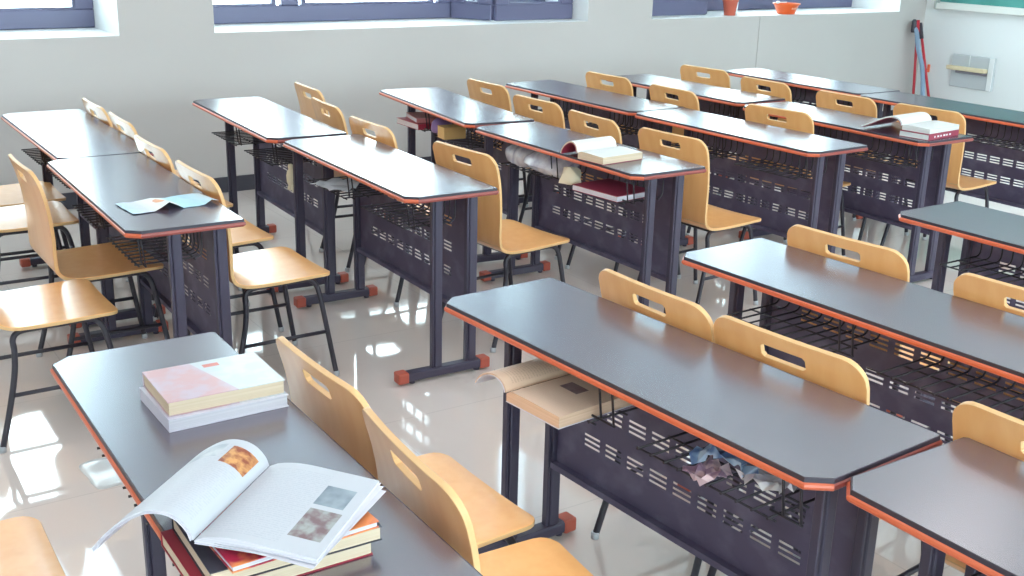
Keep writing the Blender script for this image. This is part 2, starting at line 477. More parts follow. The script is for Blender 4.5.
def basket_mesh(ua, ub):
    # bent wires: flat bottom, curling up at the panel side; long wires along the desk; hanger pairs
    m = MB(); r = 0.0030; zb = H_DESK-0.145; zt = H_DESK-0.0242
    n = 10
    for k in range(n):
        y = 0.6-(ua+(ub-ua)*k/(n-1))
        pts = [(0.044-W/2, y, zb), (0.24-W/2, y, zb)] + [(0.24+0.022*math.sin(a)-W/2, y, zb+0.022*(1-math.cos(a))) for a in (0.5, 1.0, 1.57)] + [(0.262-W/2, y, zt)]
        m.tube(pts, r, 6)
    for v in (0.055, 0.15, 0.235):
        m.tube([(v-W/2, 0.6-ua+0.012, zb-0.0036), (v-W/2, 0.6-ub-0.012, zb-0.0036)], r*0.9, 6)
    for q in (0, 1):      # hanger loop at the near end
        y = 0.6-ub-0.022-0.042*q
        m.tube([(0.062-W/2, y, zb+0.012), (0.052-W/2, y+0.004, zt)], r, 6)
    m.tube([(0.062-W/2, 0.6-ub+0.01, zb+0.010), (0.062-W/2, 0.6-ub-0.068, zb+0.010)], r, 6)
    return m

def post_mesh(xc, y, w):
    m = MB()
    z0, z1 = 0.045, H_DESK-0.024
    m.box(xc-w/2+0.010, xc+w/2, y-0.014, y+0.014, z0, z1, bevel=0.005, seg=2)       # main tube
    m.box(xc-w/2, xc-w/2+0.0085, y-0.011, y+0.011, z0, z1, bevel=0.002)             # slim edge strip
    m.box(xc-w/2+0.004, xc-w/2+0.014, y-0.007, y+0.007, z0, z1)
    return m

def make_desk():
    root = empty('school_desk')
    m = MB(); m.prism(desk_outline(0.0011), H_DESK-0.024, H_DESK)
    top = m.build('desktop', M['desk'], root)
    e = band_mesh().build('edge_band', [M['band_black'], M['band_orange'], M['band_end_shade']], top)
    e['label'] = 'orange red band under a black lip'
    for y in (0.5, -0.5):
        for xc, w in ((0.162-W/2, 0.042), (0.308-W/2, 0.044)):
            p = post_mesh(xc, y, w).build('leg', M['metal'], root)
        m = MB(); m.box(0.01-W/2, 0.375-W/2, y-0.021, y+0.021, 0.012, 0.047, bevel=0.006, seg=2)
        for x in (0.06, 0.34): m.lathe([(0.012, 0), (0.012, 0.012)], 10, (x-W/2, y, 0.0))
        f = m.build('foot_bar', M['metal'], root)
        for s, x0, x1 in ((-1, -0.004, 0.040), (1, 0.345, 0.388)):
            m = MB(); m.box(x0-W/2, x1-W/2, y-0.0245, y+0.0245, 0.008, 0.0505, bevel=0.006, seg=2)
            c = m.build('end_cap', M['cap'], f)
        m = MB(); m.box(0.11-W/2, 0.35-W/2, y-0.015, y+0.015, H_DESK-0.042, H_DESK-0.0242, bevel=0.003)
        m.build('top_bracket', M['metal'], root)
    pn = panel_mesh()
    for v in pn.bm.verts: v.co.x += 0.312-W/2
    pn.build('modesty_panel', M['panel'], root)
    basket_mesh(0.18, 0.54).build('wire_basket', M['wire'], root)
    basket_mesh(0.70, 1.06).build('wire_basket', M['wire'], root)
    return root

DESKS = {
 'A1':(0.9139,5.7790,0.0027), 'A2':(0.8664,4.5730,-0.0130), 'B1':(1.8457,5.8324,-0.0413), 'B2':(1.8293,4.5777,-0.0206),
 'C1':(2.8977,5.7831,-0.1062), 'C2':(2.7510,4.5087,0.0044), 'D1':(3.7081,5.7390,0.0207), 'D2':(3.7146,4.5208,0.0282),
 'E1':(4.4631,5.7337,0.0186), 'E2':(4.4191,4.4664,-0.0027), 'F1':(5.4120,5.6906,0.0013), 'F2':(5.3632,4.4752,-0.0052),
 'G':(0.4240,2.4249,-0.0074), 'H':(1.3519,2.3686,0.0621), 'I':(1.4594,1.1640,0.0036), 'J':(2.1664,2.3981,0.0441), 'K':(3.1723,2.4311,0.0108)}
DL = {
 'A1':'dark topped double desk at the window end of the leftmost desk row',
 'A2':'dark topped double desk with a crumpled pale blue brochure lying on it',
 'B1':'dark topped double desk nearest the window in the second row from the left',
 'B2':'glaring bare double desk with a grey plastic sheet in its basket',
 'C1':'double desk with red covered books in its basket, near the window',
 'C2':'double desk carrying one open book, with white bags stuffed in its basket',
 'D1':'double desk at the window end of the fourth row from the left',
 'D2':'bare glaring double desk directly behind the one carrying a single open book',
 'E1':'double desk at the window end of the fifth row from the left',
 'E2':'double desk carrying an open book on a closed one at its end',
 'F1':'double desk of the last row, at the window end',
 'F2':'double desk of the last row, in front of the grey wall box',
 'G':'double desk at bottom left carrying two separate piles of books',
 'H':'large front double desk with an open book jutting from its basket',
 'I':'double desk cut off by the bottom right corner of the picture',
 'J':'bare double desk just behind the large front desk with the jutting book',
 'K':'double desk at the right edge, below the desk with the book stack'}
def duv(n, u, v, z=0.0):
    x, y, t = DESKS[n]
    return Vector((x+u*math.sin(t)+v*math.cos(t), y-u*math.cos(t)+v*math.sin(t), z))
proto = make_desk(); first = True
for n, (x, y, t) in DESKS.items():
    o = proto if first else copy_tree(proto); first = False
    o.location = duv(n, LEN/2, W/2); o.rotation_euler = (0, 0, t)
    tag(o, DL[n], 'desk', 'double school desks in rows')

# ------------------------------------------------------------------ chairs
def chair_shell():
    prof = [(0.000,0.805),(0.009,0.779),(0.022,0.735),(0.034,0.68),(0.041,0.62),(0.045,0.56),(0.048,0.50),(0.053,0.455),(0.064,0.430),(0.084,0.4145),(0.113,0.4065),(0.16,0.404),(0.22,0.4045),(0.29,0.4065),(0.35,0.4085),(0.405,0.409),(0.437,0.405)]
    P = smooth_path([(x, 0, z) for x, z in prof], 8)
    # arc length
    S = [0.0]
    for i in range(1, len(P)): S.append(S[-1]+(P[i]-P[i-1]).length)
    tot = S[-1]
    def at(s):
        for i in range(1, len(P)):
            if S[i] >= s-1e-9:
                k = (s-S[i-1])/max(S[i]-S[i-1], 1e-9); return P[i-1].lerp(P[i], k)
        return P[-1]
    sb = 0.372   # where the back becomes the seat (middle of the bend)
    def half(s):
        if s < 0.26: w = 0.211-0.010*(s/0.26)
        elif s < 0.42: w = 0.201
        else: w = 0.201+0.007*min(1, (s-0.42)/0.15)
        r = 0.058; d = s
        if d < r: w = w-r+math.sqrt(max(r*r-(r-d)**2, 0))
        r = 0.045; d = tot-s
        if d < r: w = w-r+math.sqrt(max(r*r-(r-d)**2, 0))
        return w
    h0, h1 = 0.035, 0.067
    rows = sorted(set([round(x, 5) for x in [0, 0.001, 0.003, 0.007, 0.013, 0.020, 0.028, h0, h0+0.006, h1-0.006, h1, 0.075, 0.1, 0.14, 0.18, 0.22, 0.25, 0.27, 0.29, 0.312, 0.326, 0.338, 0.350, 0.361, sb]]))
    rows2 = [sb, 0.384, 0.396, 0.41, 0.43, 0.455, 0.49, 0.53, 0.58, 0.64, 0.69, tot-0.06, tot-0.045, tot-0.03, tot-0.018, tot-0.009, tot-0.003, tot]
    cols = [-1.0, -0.86, -0.66, -0.42, -0.2, 'h-', 'i-', -0.03, 0.0, 0.03, 'i+', 'h+', 0.2, 0.42, 0.66, 0.86, 1.0]
    hw0 = 0.060
    def ycol(c, s):
        w = half(s)
        if c == 'h-': return -hw0
        if c == 'h+': return hw0
        if c == 'i-': return -hw0+0.007
        if c == 'i+': return hw0-0.007
        if abs(c) <= 0.031 : return c
        k = (abs(c)) ; y = hw0+(w-hw0)*k
        return math.copysign(y, c)
    def pos(c, s):
        p = at(s); y = ycol(c, s)
        curve = 0.009*(1-min(1, max(0, (s-0.26)/0.12)))
        dish = -0.006*max(0, 1-(y/0.2)**2) if s > 0.45 else 0.0
        return Vector((p.x+curve*(y/0.2)**2-0.2, y, p.z+dish))
    def grid(rows, with_hole):
        m = MB(); bm = m.bm
        V = [[bm.verts.new(pos(c, s)) for c in cols] for s in rows]
        for i in range(len(rows)-1):
            sm = (rows[i]+rows[i+1])/2
            for j in range(len(cols)-1):
                q = (V[i][j], V[i][j+1], V[i+1][j+1], V[i+1][j])
                if with_hole and h0 < sm < h1 and 5 <= j <= 10:
                    rt, rb = rows[i] == h0, rows[i+1] == h1
                    if j == 5 and rt: bm.faces.new((q[0], q[1], q[3]))
                    elif j == 5 and rb: bm.faces.new((q[0], q[2], q[3]))
                    elif j == 10 and rt: bm.faces.new((q[0], q[1], q[2]))
                    elif j == 10 and rb: bm.faces.new((q[1], q[2], q[3]))
                    continue
                bm.faces.new(q)
        me = m.mesh('shell', [M['ply'], M['ply_edge']])
        me = bake(me, [('SOLIDIFY', dict(thickness=0.0125, offset=0.0, use_even_offset=True, material_offset_rim=1)),
                       ('BEVEL', dict(width=0.0016, segments=1, limit_method='ANGLE', angle_limit=math.radians(50)))])
        soften(me, 32)
        return me
    return grid(rows, True), grid(rows2, False)

def make_chair():
    root = empty('plywood_chair')
    mb, ms = chair_shell()
    mb.name = 'backrest'; ms.name = 'seat'
    link('backrest', mb, root); link('seat', ms, root)
    r = 0.0098
    for s in (-1, 1):
        ft = [(0.250, s*0.165, 0.3885), (0.330, s*0.165, 0.3890), (0.362, s*0.167, 0.3840), (0.382, s*0.170, 0.362), (0.396, s*0.174, 0.31), (0.422, s*0.183, 0.15), (0.445, s*0.190, 0.006)]
        rt = [(0.250, s*0.165, 0.3885), (0.170, s*0.165, 0.3885), (0.127, s*0.166, 0.3835), (0.108, s*0.169, 0.363), (0.108, s*0.173, 0.320), (0.098, s*0.178, 0.24), (0.066, s*0.185, 0.11), (0.036, s*0.190, 0.006)]
        for path in (ft, rt):
            P = [(p.x-0.2, p.y, p.z) for p in smooth_path(path, 5)]
            l = MB().tube(P, r, 10).build('leg', M['chair_steel'], root)
            e = Vector(P[-1])
            t = MB().lathe([(0.0115, -0.006), (0.0118, 0.012), (0.0105, 0.014)], 10, tuple(e)).build('foot_tip', M['rubber'], l)
        MB().tube([(0.416-0.2, s*0.1813, 0.18), (0.082-0.2, s*0.1813, 0.18)], 0.0075, 8).build('stretcher', M['chair_steel'], root)
    for x in (0.140, 0.345):
        MB().tube([(x-0.2, -0.160, 0.3870), (x-0.2, 0.160, 0.3870)], 0.0085, 8).build('crossbar', M['chair_steel'], root)
    return root
cproto = make_chair()
CH = [ # desk, u centre, gap behind the desk, turn in degrees, label
 ('A1', 0.285, -0.013, 0, 'plywood chair nearest the window in the leftmost row, showing only its backrest top'),
 ('A1', 0.745, -0.013, -1, 'plywood chair second from the window in the leftmost row'),
 ('A2', 0.145, -0.013, 1.5, 'plywood chair third from the window in the leftmost row'),
 ('A2', 0.705, -0.012, 2, 'plywood chair with glossy white-lit seat beside the blue brochure desk'),
 ('B1', 0.19, 0.19, -1, 'plywood chair farthest back against the grey wall in the second row'),
 ('B1', 0.745, 0.068, -2, 'plywood chair overlapping the one nearest the wall in the second row'),
 ('B2', 0.09, 0.0, 2, 'plywood chair at the far end of the glaring desk with grey sheet'),
 ('B2', 0.79, 0.072, 7, 'plywood chair at the near end of the glaring desk with grey sheet'),
 ('C1', 0.36, 0.13, 7, 'plywood chair nearest the wall behind the desk with red books in its basket'),
 ('C1', 1.0, 0.10, 8, 'plywood chair at the near end of the desk with red books in its basket'),
 ('C2', 0.305, 0.088, -3, 'plywood chair behind the raised page of the single open book'),
 ('C2', 0.845, 0.105, 4, 'plywood chair right of the single open book, seat in the aisle'),
 ('D1', 0.38, 0.116, 1.5, 'plywood chair nearest the window in the fourth row'),
 ('D1', 0.98, 0.09, -3, 'plywood chair second from the window in the fourth row'),
 ('D2', 0.56, 0.09, 5, 'plywood chair at the bare desk behind the one with single open book'),
 ('E1', 0.33, 0.17, 4, 'plywood chair nearest the window in the fifth row'),
 ('E1', 0.94, 0.078, -3, 'plywood chair second from the window in the fifth row'),
 ('E2', 0.285, 0.125, 0.5, 'plywood chair just left of the book stack on the far right desk'),
 ('E2', 0.81, 0.148, 4, 'plywood chair directly behind the book stack on the far right desk'),
 ('G', 0.450, 0.050, 2, 'plywood chair beside the two stacked books with the pink cover'),
 ('G', 0.872, 0.030, -4, 'plywood chair beside the open magazine at bottom left'),
 ('H', 0.363, 0.010, -2, 'left of the two touching plywood chairs at the large front desk'),
 ('H', 0.789, 0.010, 2, 'right of the two touching plywood chairs at the large front desk'),
 ('I', 0.165, 0.006, 3, 'plywood chair cut off by the right edge at the bottom right desk'),
 ('J', 0.298, 0.006, 3, 'whole plywood chair back behind the bare desk at right of centre'),
 ('J', 0.875, 0.004, 3, 'plywood chair cut off by the right edge behind the bare desk'),
]
def place_chair(c, p, rz, label):
    c.location = p; c.rotation_euler = (0, 0, rz)
    tag(c, label, 'chair', 'moulded plywood classroom chairs')
first = True
for (n, u, d, rot, label) in CH:
    c = cproto if first else copy_tree(cproto); first = False
    ph = DESKS[n][2]+math.radians(rot)
    p = duv(n, u, W+d) + Vector((0.2*math.cos(ph), 0.2*math.sin(ph), 0))
    place_chair(c, p, ph, label)
LEFT = [ # chairs of the row left of the picture, given beside the leftmost desks (u, v of the back top)
 ('A2', 0.335, -0.155, 1.5, 'plywood chair with its tall back at the left, seat sliding under the brochure desk'),
 ('A2', 0.768, -0.430, 1.5, 'plywood chair cut off by the left edge, wide seat with white glare'),
 ('A2', -0.48, -0.275, 0, 'plywood chair at left edge whose seat shows behind the tall chair back'),
 ('A2', -0.92, -0.235, 0, 'plywood chair at left edge nearest the window wall'),
 ('G', 0.265, -0.505, 0, 'plywood chair at the bottom left corner, only a white seat corner showing')]
for (n, u, v, rot, label) in LEFT:
    c = copy_tree(cproto); ph = DESKS[n][2]+math.radians(rot)
    p = duv(n, u, v) + Vector((0.2*math.cos(ph), 0.2*math.sin(ph), 0))
    place_chair(c, p, ph, label)

# ------------------------------------------------------------------ books
def closed_book(name, label, p, rz, w, l, h, cover, pages, group=None, spine='x-', cov=0.0016, cover_mb=None, lift=0.0):
    """w along local x, l along local y; pages set back inside the cover; spine on one side"""
    root = tag(empty(name, p, rz), label, 'book', group)
    c = MB()
    c.box(-w/2, w/2, -l/2, l/2, 0, cov); c.box(-w/2, w/2, -l/2, l/2, h-cov, h)
    if spine == 'x-': c.box(-w/2, -w/2+cov, -l/2, l/2, cov, h-cov)
    if spine == 'x+': c.box(w/2-cov, w/2, -l/2, l/2, cov, h-cov)
    if spine == 'y-': c.box(-w/2, w/2, -l/2, -l/2+cov, cov, h-cov)
    if spine == 'y+': c.box(-w/2, w/2, l/2-cov, l/2, cov, h-cov)
    c.build('cover', cover, root)
    i = 0.0022; k = cov+0.0002
    a = [-w/2+i, w/2-i, -l/2+i, l/2-i]
    j = 'x- x+ y- y+'.split().index(spine); a[j] = (-w/2 if j == 0 else w/2 if j == 1 else -l/2 if j == 2 else l/2) + (k if j in (0, 2) else -k)
    MB().box(a[0], a[1], a[2], a[3], k, h-k).build('pages', pages, root)
    return root

def curved_block(fn_top, fn_bot, b0, b1, a0, a1, nb, mats, uvw, wob=0.0, na=8, seed=1):
    """page block between two profiles over b, extruded along a; top faces carry page uvs"""
    rnd = random.Random(seed)
    m = MB(); bm = m.bm; uv = bm.loops.layers.uv.new('UVMap')
    T = []; B = []
    for i in range(nb+1):
        b = b0+(b1-b0)*i/nb
        T.append([]); B.append([])
        for j in range(na+1):
            a = a0+(a1-a0)*j/na
            x, z = fn_top(b, (j/na)); T[-1].append(bm.verts.new((x, a, z)))
            x, z = fn_bot(b, (j/na)); B[-1].append(bm.verts.new((x, a, z)))
    for i in range(nb):
        for j in range(na):
            f = bm.faces.new((T[i][j], T[i+1][j], T[i+1][j+1], T[i][j+1])); f.material_index = 0; f.smooth = True
            for lp, (p, q) in zip(f.loops, ((i, j), (i+1, j), (i+1, j+1), (i, j+1))): lp[uv].uv = (p/nb, q/na)
            f = bm.faces.new((B[i][j], B[i][j+1], B[i+1][j+1], B[i+1][j])); f.material_index = 2; f.smooth = True
            for lp, (p, q) in zip(f.loops, ((i, j), (i, j+1), (i+1, j+1), (i+1, j))): lp[uv].uv = (p/nb, q/na)
    def side(q):
        f = bm.faces.new(q); f.material_index = 1
    for i in range(nb):
        side((T[i][0], B[i][0], B[i+1][0], T[i+1][0])); side((T[i][na], T[i+1][na], B[i+1][na], B[i][na]))
    for j in range(na):
        side((T[0][j], T[0][j+1], B[0][j+1], B[0][j])); side((T[nb][j], B[nb][j], B[nb][j+1], T[nb][j+1]))
    return m

def curve_fn(pts):
    """profile through (b, x, z) points, smooth"""
    P = smooth_path([(p[1], p[0], p[2]) for p in pts], 8)   # Vector(x, b, z)
    def f(b, t=0):
        for i in range(1, len(P)):
            if P[i].y >= b-1e-9:
                d = P[i].y-P[i-1].y; k = (b-P[i-1].y)/d if d > 1e-9 else 0
                q = P[i-1].lerp(P[i], min(max(k, 0), 1)); return q.x, q.z
        return P[-1].x, P[-1].z
    return f

def offset_fn(f, d, b0, b1):
    def g(b, t=0):
        e = 1e-3; x0, z0 = f(max(b-e, b0), t); x1, z1 = f(min(b+e, b1), t)
        x, z = f(b, t); dx, dz = x1-x0, z1-z0; n = math.hypot(dx, dz) or 1
        return x+dz/n*d, z-dx/n*d
    return g

def open_book(name, label, p, rz, Lp, right, left, page_r, page_l, edge, cover, tL, group=None, rbot=0.0, cover_right=True):
    """local x across the spine (right page +x), local y along the spine. right/left: profile points (b, x, z)"""
    root = tag(empty(name, p, rz), label, 'book', group)
    fr = curve_fn(right); b0, b1 = right[0][0], right[-1][0]
    m = curved_block(fr, lambda b, t=0: (fr(b)[0], rbot+0.0016), b0, b1, -Lp/2, Lp/2, 14, None, None)
    m.build('right_pages', [page_r, edge, edge], root, 40)
    fl_ = curve_fn(left); c0, c1 = left[0][0], left[-1][0]
    m = curved_block(fl_, offset_fn(fl_, tL, c0, c1), c0, c1, -Lp/2, Lp/2, 26, None, None)
    m.build('left_pages', [page_l, edge, edge], root, 40)
    # cover: under the right block and wrapping the underside of the left pages
    c = MB()
    if cover_right: c.box(b0+0.001, right[-1][1]+0.002, -Lp/2-0.002, Lp/2+0.002, rbot, rbot+0.0014)
    fo = offset_fn(fl_, tL+0.0004, c0, c1); fo2 = offset_fn(fl_, tL+0.0018, c0, c1)
    bmv = []
    N = 26
    for i in range(N+1):
        b = c0+(c1-c0)*i/N
        x, z = fo(b); x2, z2 = fo2(b)
        bmv.append([c.bm.verts.new((x, -Lp/2-0.002, z)), c.bm.verts.new((x, Lp/2+0.002, z)), c.bm.verts.new((x2, Lp/2+0.002, z2)), c.bm.verts.new((x2, -Lp/2-0.002, z2))])
    for i in range(N):
        for k in range(4):
            l = (k+1) % 4
            f = c.bm.faces.new((bmv[i][k], bmv[i][l], bmv[i+1][l], bmv[i+1][k])); f.smooth = True
    c.bm.faces.new(bmv[0][::-1]); c.bm.faces.new(bmv[-1])
    c.build('cover', cover, root, 40)
    return root

ZD = H_DESK+0.0006
def at_desk(n, u, v, dz=0.0): return duv(n, u, v, ZD+dz)
def rot_desk(n): return DESKS[n][2]

# --- pile with the pink cover (desk G)
m = mat('grey_white_cover', (0.74,0.72,0.77), 0.45); noise_var(m, (0.56,0.53,0.62), (0.66,0.64,0.70), nscale=12); M['cov_white'] = m
closed_book('textbook', 'white covered textbook under the pink covered one on the bottom left desk', at_desk('G', 0.397, 0.228), rot_desk('G')+0.02, 0.236, 0.180, 0.0255, M['cov_white'], M['edge_white'], 'books on the bottom left desk', 'x-')
def pink_cover():
    m = mat('pink_and_white_printed_cover', (0.8,0.6,0.6), 0.3, spec=0.5); L = m.node_tree.links
    tc = nd(m, 'ShaderNodeTexCoord'); sp = nd(m, 'ShaderNodeSeparateXYZ'); L.new(tc.outputs['Object'], sp.inputs[0])
    nz = nd(m, 'ShaderNodeTexNoise'); nz.inputs['Scale'].default_value = 22; nz.inputs['Detail'].default_value = 4; L.new(tc.outputs['Object'], nz.inputs['Vector'])
    mr = nd(m, 'ShaderNodeMapRange'); mr.inputs[1].default_value = 0.42; mr.inputs[2].default_value = 0.6; L.new(nz.outputs[0], mr.inputs[0])
    pink = mixc(m, mr.outputs[0], (0.54,0.33,0.34), (0.50,0.40,0.46))
    white = mixc(m, mr.outputs[0], (0.58,0.55,0.56), (0.50,0.55,0.57))
    split = math_node(m, 'ADD', sp.outputs[0], math_node(m, 'MULTIPLY', sp.outputs[1], 0.25))
    col = mixc(m, math_node(m, 'GREATER_THAN', split, 0.0), pink, white)
    def inside(x0, x1, y0, y1):
        a = math_node(m, 'MULTIPLY', math_node(m, 'GREATER_THAN', sp.outputs[0], x0), math_node(m, 'LESS_THAN', sp.outputs[0], x1))
        b_ = math_node(m, 'MULTIPLY', math_node(m, 'GREATER_THAN', sp.outputs[1], y0), math_node(m, 'LESS_THAN', sp.outputs[1], y1))
        return math_node(m, 'MULTIPLY', a, b_)
    col = mixc(m, inside(-0.002, 0.030, 0.050, 0.067), col, (0.55,0.16,0.13))
    col = mixc(m, inside(-0.085, -0.070, -0.070, -0.060), col, (0.5,0.38,0.42))
    L.new(col, bsdf(m).inputs['Base Color']); return m
M['cov_pink'] = pink_cover()
closed_book('textbook', 'thick pink and white covered book on top of the two book pile', at_desk('G', 0.393, 0.230, 0.0262), rot_desk('G')-0.005, 0.228, 0.172, 0.029, M['cov_pink'], M['edge_cream'], 'books on the bottom left desk', 'y+')

# --- pile under the magazine (desk G)
M['cov_red'] = mat('dark_red_cover', (0.30,0.02,0.04), 0.4)
M['cov_black'] = mat('charcoal_cover', (0.03,0.03,0.045), 0.4)
m = mat('red_orange_picture_cover', (0.5,0.1,0.05), 0.35); noise_var(m, (0.42,0.02,0.06), (0.75,0.24,0.08), nscale=26, detail=2, lo=0.42, hi=0.58); M['cov_orange'] = m
closed_book('novel', 'dark red covered novel at the bottom of the pile beneath the magazine', at_desk('G', 0.968, 0.116), rot_desk('G')+0.005, 0.264, 0.186, 0.0235, M['cov_red'], M['edge_cream'], 'books on the bottom left desk', 'y+')
closed_book('novel', 'charcoal covered novel in the middle of the pile beneath the magazine', at_desk('G', 0.972, 0.131, 0.0242), rot_desk('G')-0.012, 0.262, 0.186, 0.0235, M['cov_black'], M['edge_cream'], 'books on the bottom left desk', 'y+')
closed_book('booklet', 'thin booklet with orange red picture cover right under the open magazine', at_desk('G', 0.980, 0.135, 0.0484), rot_desk('G')+0.05, 0.230, 0.19, 0.011, M['cov_orange'], M['edge_white'], 'books on the bottom left desk', 'y+')
M['mag_r'] = page_mat('magazine_right_page', (0.455,0.465,0.505), (0.34,0.36,0.42), 44, 0.40, 0.07,
    pics=((0.645,0.905,0.555,0.80,(0.15,0.18,0.22),(0.27,0.32,0.36),4.0), (0.655,0.93,0.165,0.505,(0.17,0.10,0.11),(0.30,0.31,0.30),9.0)), text_to=0.70)
M['mag_l'] = page_mat('magazine_left_page', (0.455,0.465,0.505), (0.34,0.36,0.42), 44, 0.35, 0.07,
    pics=((0.74,0.95,0.68,0.91,(0.24,0.06,0.03),(0.58,0.28,0.10),14.0), (0.28,0.68,0.74,0.93,(0.32,0.35,0.40),(0.46,0.48,0.50),7.0)))
rz = rot_desk('G') + math.atan2(-0.73, 0.68)     # page direction b=(0.73 u, 0.68 v): x is v, y is -u
mc = at_desk('G', 0.930, 0.083, 0.0705)
def raised(pts, dz): return [(b, x, z+dz) for b, x, z in pts]
mag = open_book('magazine', 'open magazine with pictures lying on a pile of novels', mc, rz, 0.240,
    [(0, 0.0, 0.004), (0.02, 0.02, 0.0125), (0.06, 0.06, 0.0165), (0.12, 0.12, 0.0120), (0.188, 0.186, 0.0060)],
    [(-0.205, -0.168, -0.038), (-0.172, -0.146, -0.012), (-0.13, -0.115, 0.016), (-0.085, -0.077, 0.0385), (-0.05, -0.046, 0.0430), (-0.025, -0.022, 0.0350), (-0.008, -0.006, 0.018), (0, -0.001, 0.0045)],
    M['mag_r'], M['mag_l'], M['edge_white'], M['cov_white'], 0.0032, 'books on the bottom left desk')

for k_, (ang, dx_, dz_) in enumerate(((-0.035, 0.006, 0.0015), (-0.075, 0.009, -0.0012))):
    m = MB(); R_ = Matrix.Rotation(ang, 4, 'Z')
    fp = [(0.04, 0.0075), (0.09, 0.0072), (0.14, 0.0045), (0.186+dx_, 0.0010)]
    rows_ = []
    for x_, z_ in fp:
        rows_.append([m.bm.verts.new(R_ @ Vector((x_, y_, z_+dz_-0.0012))) for y_ in (-0.119, -0.04, 0.04, 0.119)])
    for i_ in range(3):
        for j_ in range(3): m.bm.faces.new((rows_[i_][j_], rows_[i_+1][j_], rows_[i_+1][j_+1], rows_[i_][j_+1]))
    me_ = bake(m.mesh('loose_page', [M['edge_white']]), [('SOLIDIFY', dict(thickness=0.0006, offset=-1.0))])
    link('loose_page', me_, mag)

# --- open book on desk C2
M['plain_page'] = page_mat('white_page_small_print', (0.66,0.67,0.66), (0.45,0.45,0.48), 40, 0.30, 0.08)
M['cov_maroon'] = mat('maroon_cover', (0.30,0.035,0.07), 0.35)
def along_v(n, extra=0.0): return rot_desk(n) - PI/2 + extra      # local x -> +u (towards the camera), local y -> +v
open_book('open_book', 'open book with maroon cover lying alone on a desk, left half arched up', at_desk('C2', 0.825, 0.100), along_v('C2', 0.10), 0.222,
    [(0, 0.0, 0.024), (0.015, 0.015, 0.032), (0.05, 0.05, 0.0330), (0.10, 0.10, 0.031), (0.150, 0.150, 0.0295)],
    [(-0.20, -0.108, 0.0080), (-0.16, -0.094, 0.035), (-0.115, -0.068, 0.058), (-0.075, -0.040, 0.066), (-0.035, -0.014, 0.055), (-0.012, -0.005, 0.036), (0, -0.002, 0.025)],
    M['plain_page'], M['plain_page'], M['edge_cream'], M['cov_maroon'], 0.006)

# --- books on desk E2
M['edge_green'] = page_edge('pale_greenish_page_edges', (0.64,0.66,0.63), (0.54,0.56,0.55))
bk = closed_book('closed_book', 'white closed book with maroon spine under the open one', at_desk('E2', 1.092, 0.172), along_v('E2', 0.12), 0.155, 0.262, 0.026, M['cov_maroon'], M['edge_green'], 'books on the far right desk', 'x+')
lt = MB()
for i, w_ in enumerate((0.010, 0.016, 0.012, 0.018, 0.011, 0.015)):
    y = -0.085+0.026*i
    lt.box(0.0775, 0.0779, y, y+w_, 0.009, 0.017)
lt.build('spine_marks', M['white_plastic'], bk)
open_book('open_book', 'open book on top of the closed maroon spined book, its left half curling down', at_desk('E2', 1.020, 0.172, 0.0264), along_v('E2', 0.10), 0.25,
    [(0, 0.0, 0.020), (0.015, 0.015, 0.0262), (0.05, 0.05, 0.027), (0.10, 0.10, 0.0255), (0.145, 0.145, 0.024)],
    [(-0.30, -0.222, -0.012), (-0.24, -0.180, 0.008), (-0.17, -0.128, 0.034), (-0.11, -0.080, 0.053), (-0.06, -0.036, 0.056), (-0.02, -0.008, 0.038), (0, -0.002, 0.021)],
    M['plain_page'], M['plain_page'], M['edge_green'], M['cov_maroon'], 0.007, 'books on the far right desk')

# --- open book jutting out of the basket of desk H
M['tan_page'] = page_mat('tan_page_with_print', (0.73,0.52,0.38), (0.42,0.26,0.2), 30, 0.35, 0.10)
M['tan_pic'] = page_mat('tan_page_with_dark_picture', (0.74,0.54,0.41), (0.55,0.38,0.3), 30, 0.10, 0.10,
    pics=((0.30,0.62,0.46,0.62,(0.20,0.11,0.12),(0.26,0.16,0.16),8.0),))
ZBK = H_DESK-0.145+0.0026
open_book('open_book', 'thick tan paged open book jutting out of the large front desk basket', duv('H', 0.345, 0.080, ZBK), along_v('H', 0.03), 0.245,
    [(0, 0.0, 0.020), (0.015, 0.015, 0.0290), (0.06, 0.06, 0.0310), (0.12, 0.12, 0.030), (0.186, 0.186, 0.0285)],
    [(-0.18, -0.122, 0.0065), (-0.15, -0.108, 0.026), (-0.115, -0.084, 0.043), (-0.075, -0.050, 0.052), (-0.04, -0.022, 0.047), (-0.014, -0.006, 0.033), (0, -0.002, 0.021)],
    M['tan_pic'], M['tan_page'], M['edge_tan'], M['cov_white'], 0.004)

# --- basket books
closed_book('textbook', 'maroon book lying in the basket below the single open book', duv('C2', 0.905, 0.125, ZBK), along_v('C2', 0.10), 0.27, 0.210, 0.024, M['cov_maroon'], M['edge_white'], None, 'y+')
closed_book('textbook', 'red covered book with white page edges in a third row basket', duv('C1', 0.40, 0.11, ZBK), along_v('C1', 0.10), 0.25, 0.20, 0.030, M['cov_red'], M['edge_white'], 'books in the third row basket', 'x+')
m = mat('pale_red_cover', (0.55,0.22,0.22), 0.45); M['cov_pale'] = m
closed_book('textbook', 'pale red book on top of the red one in the third row basket', duv('C1', 0.39, 0.13, ZBK+0.0308), along_v('C1', -0.12), 0.22, 0.17, 0.022, M['cov_pale'], M['edge_white'], 'books in the third row basket', 'x+')

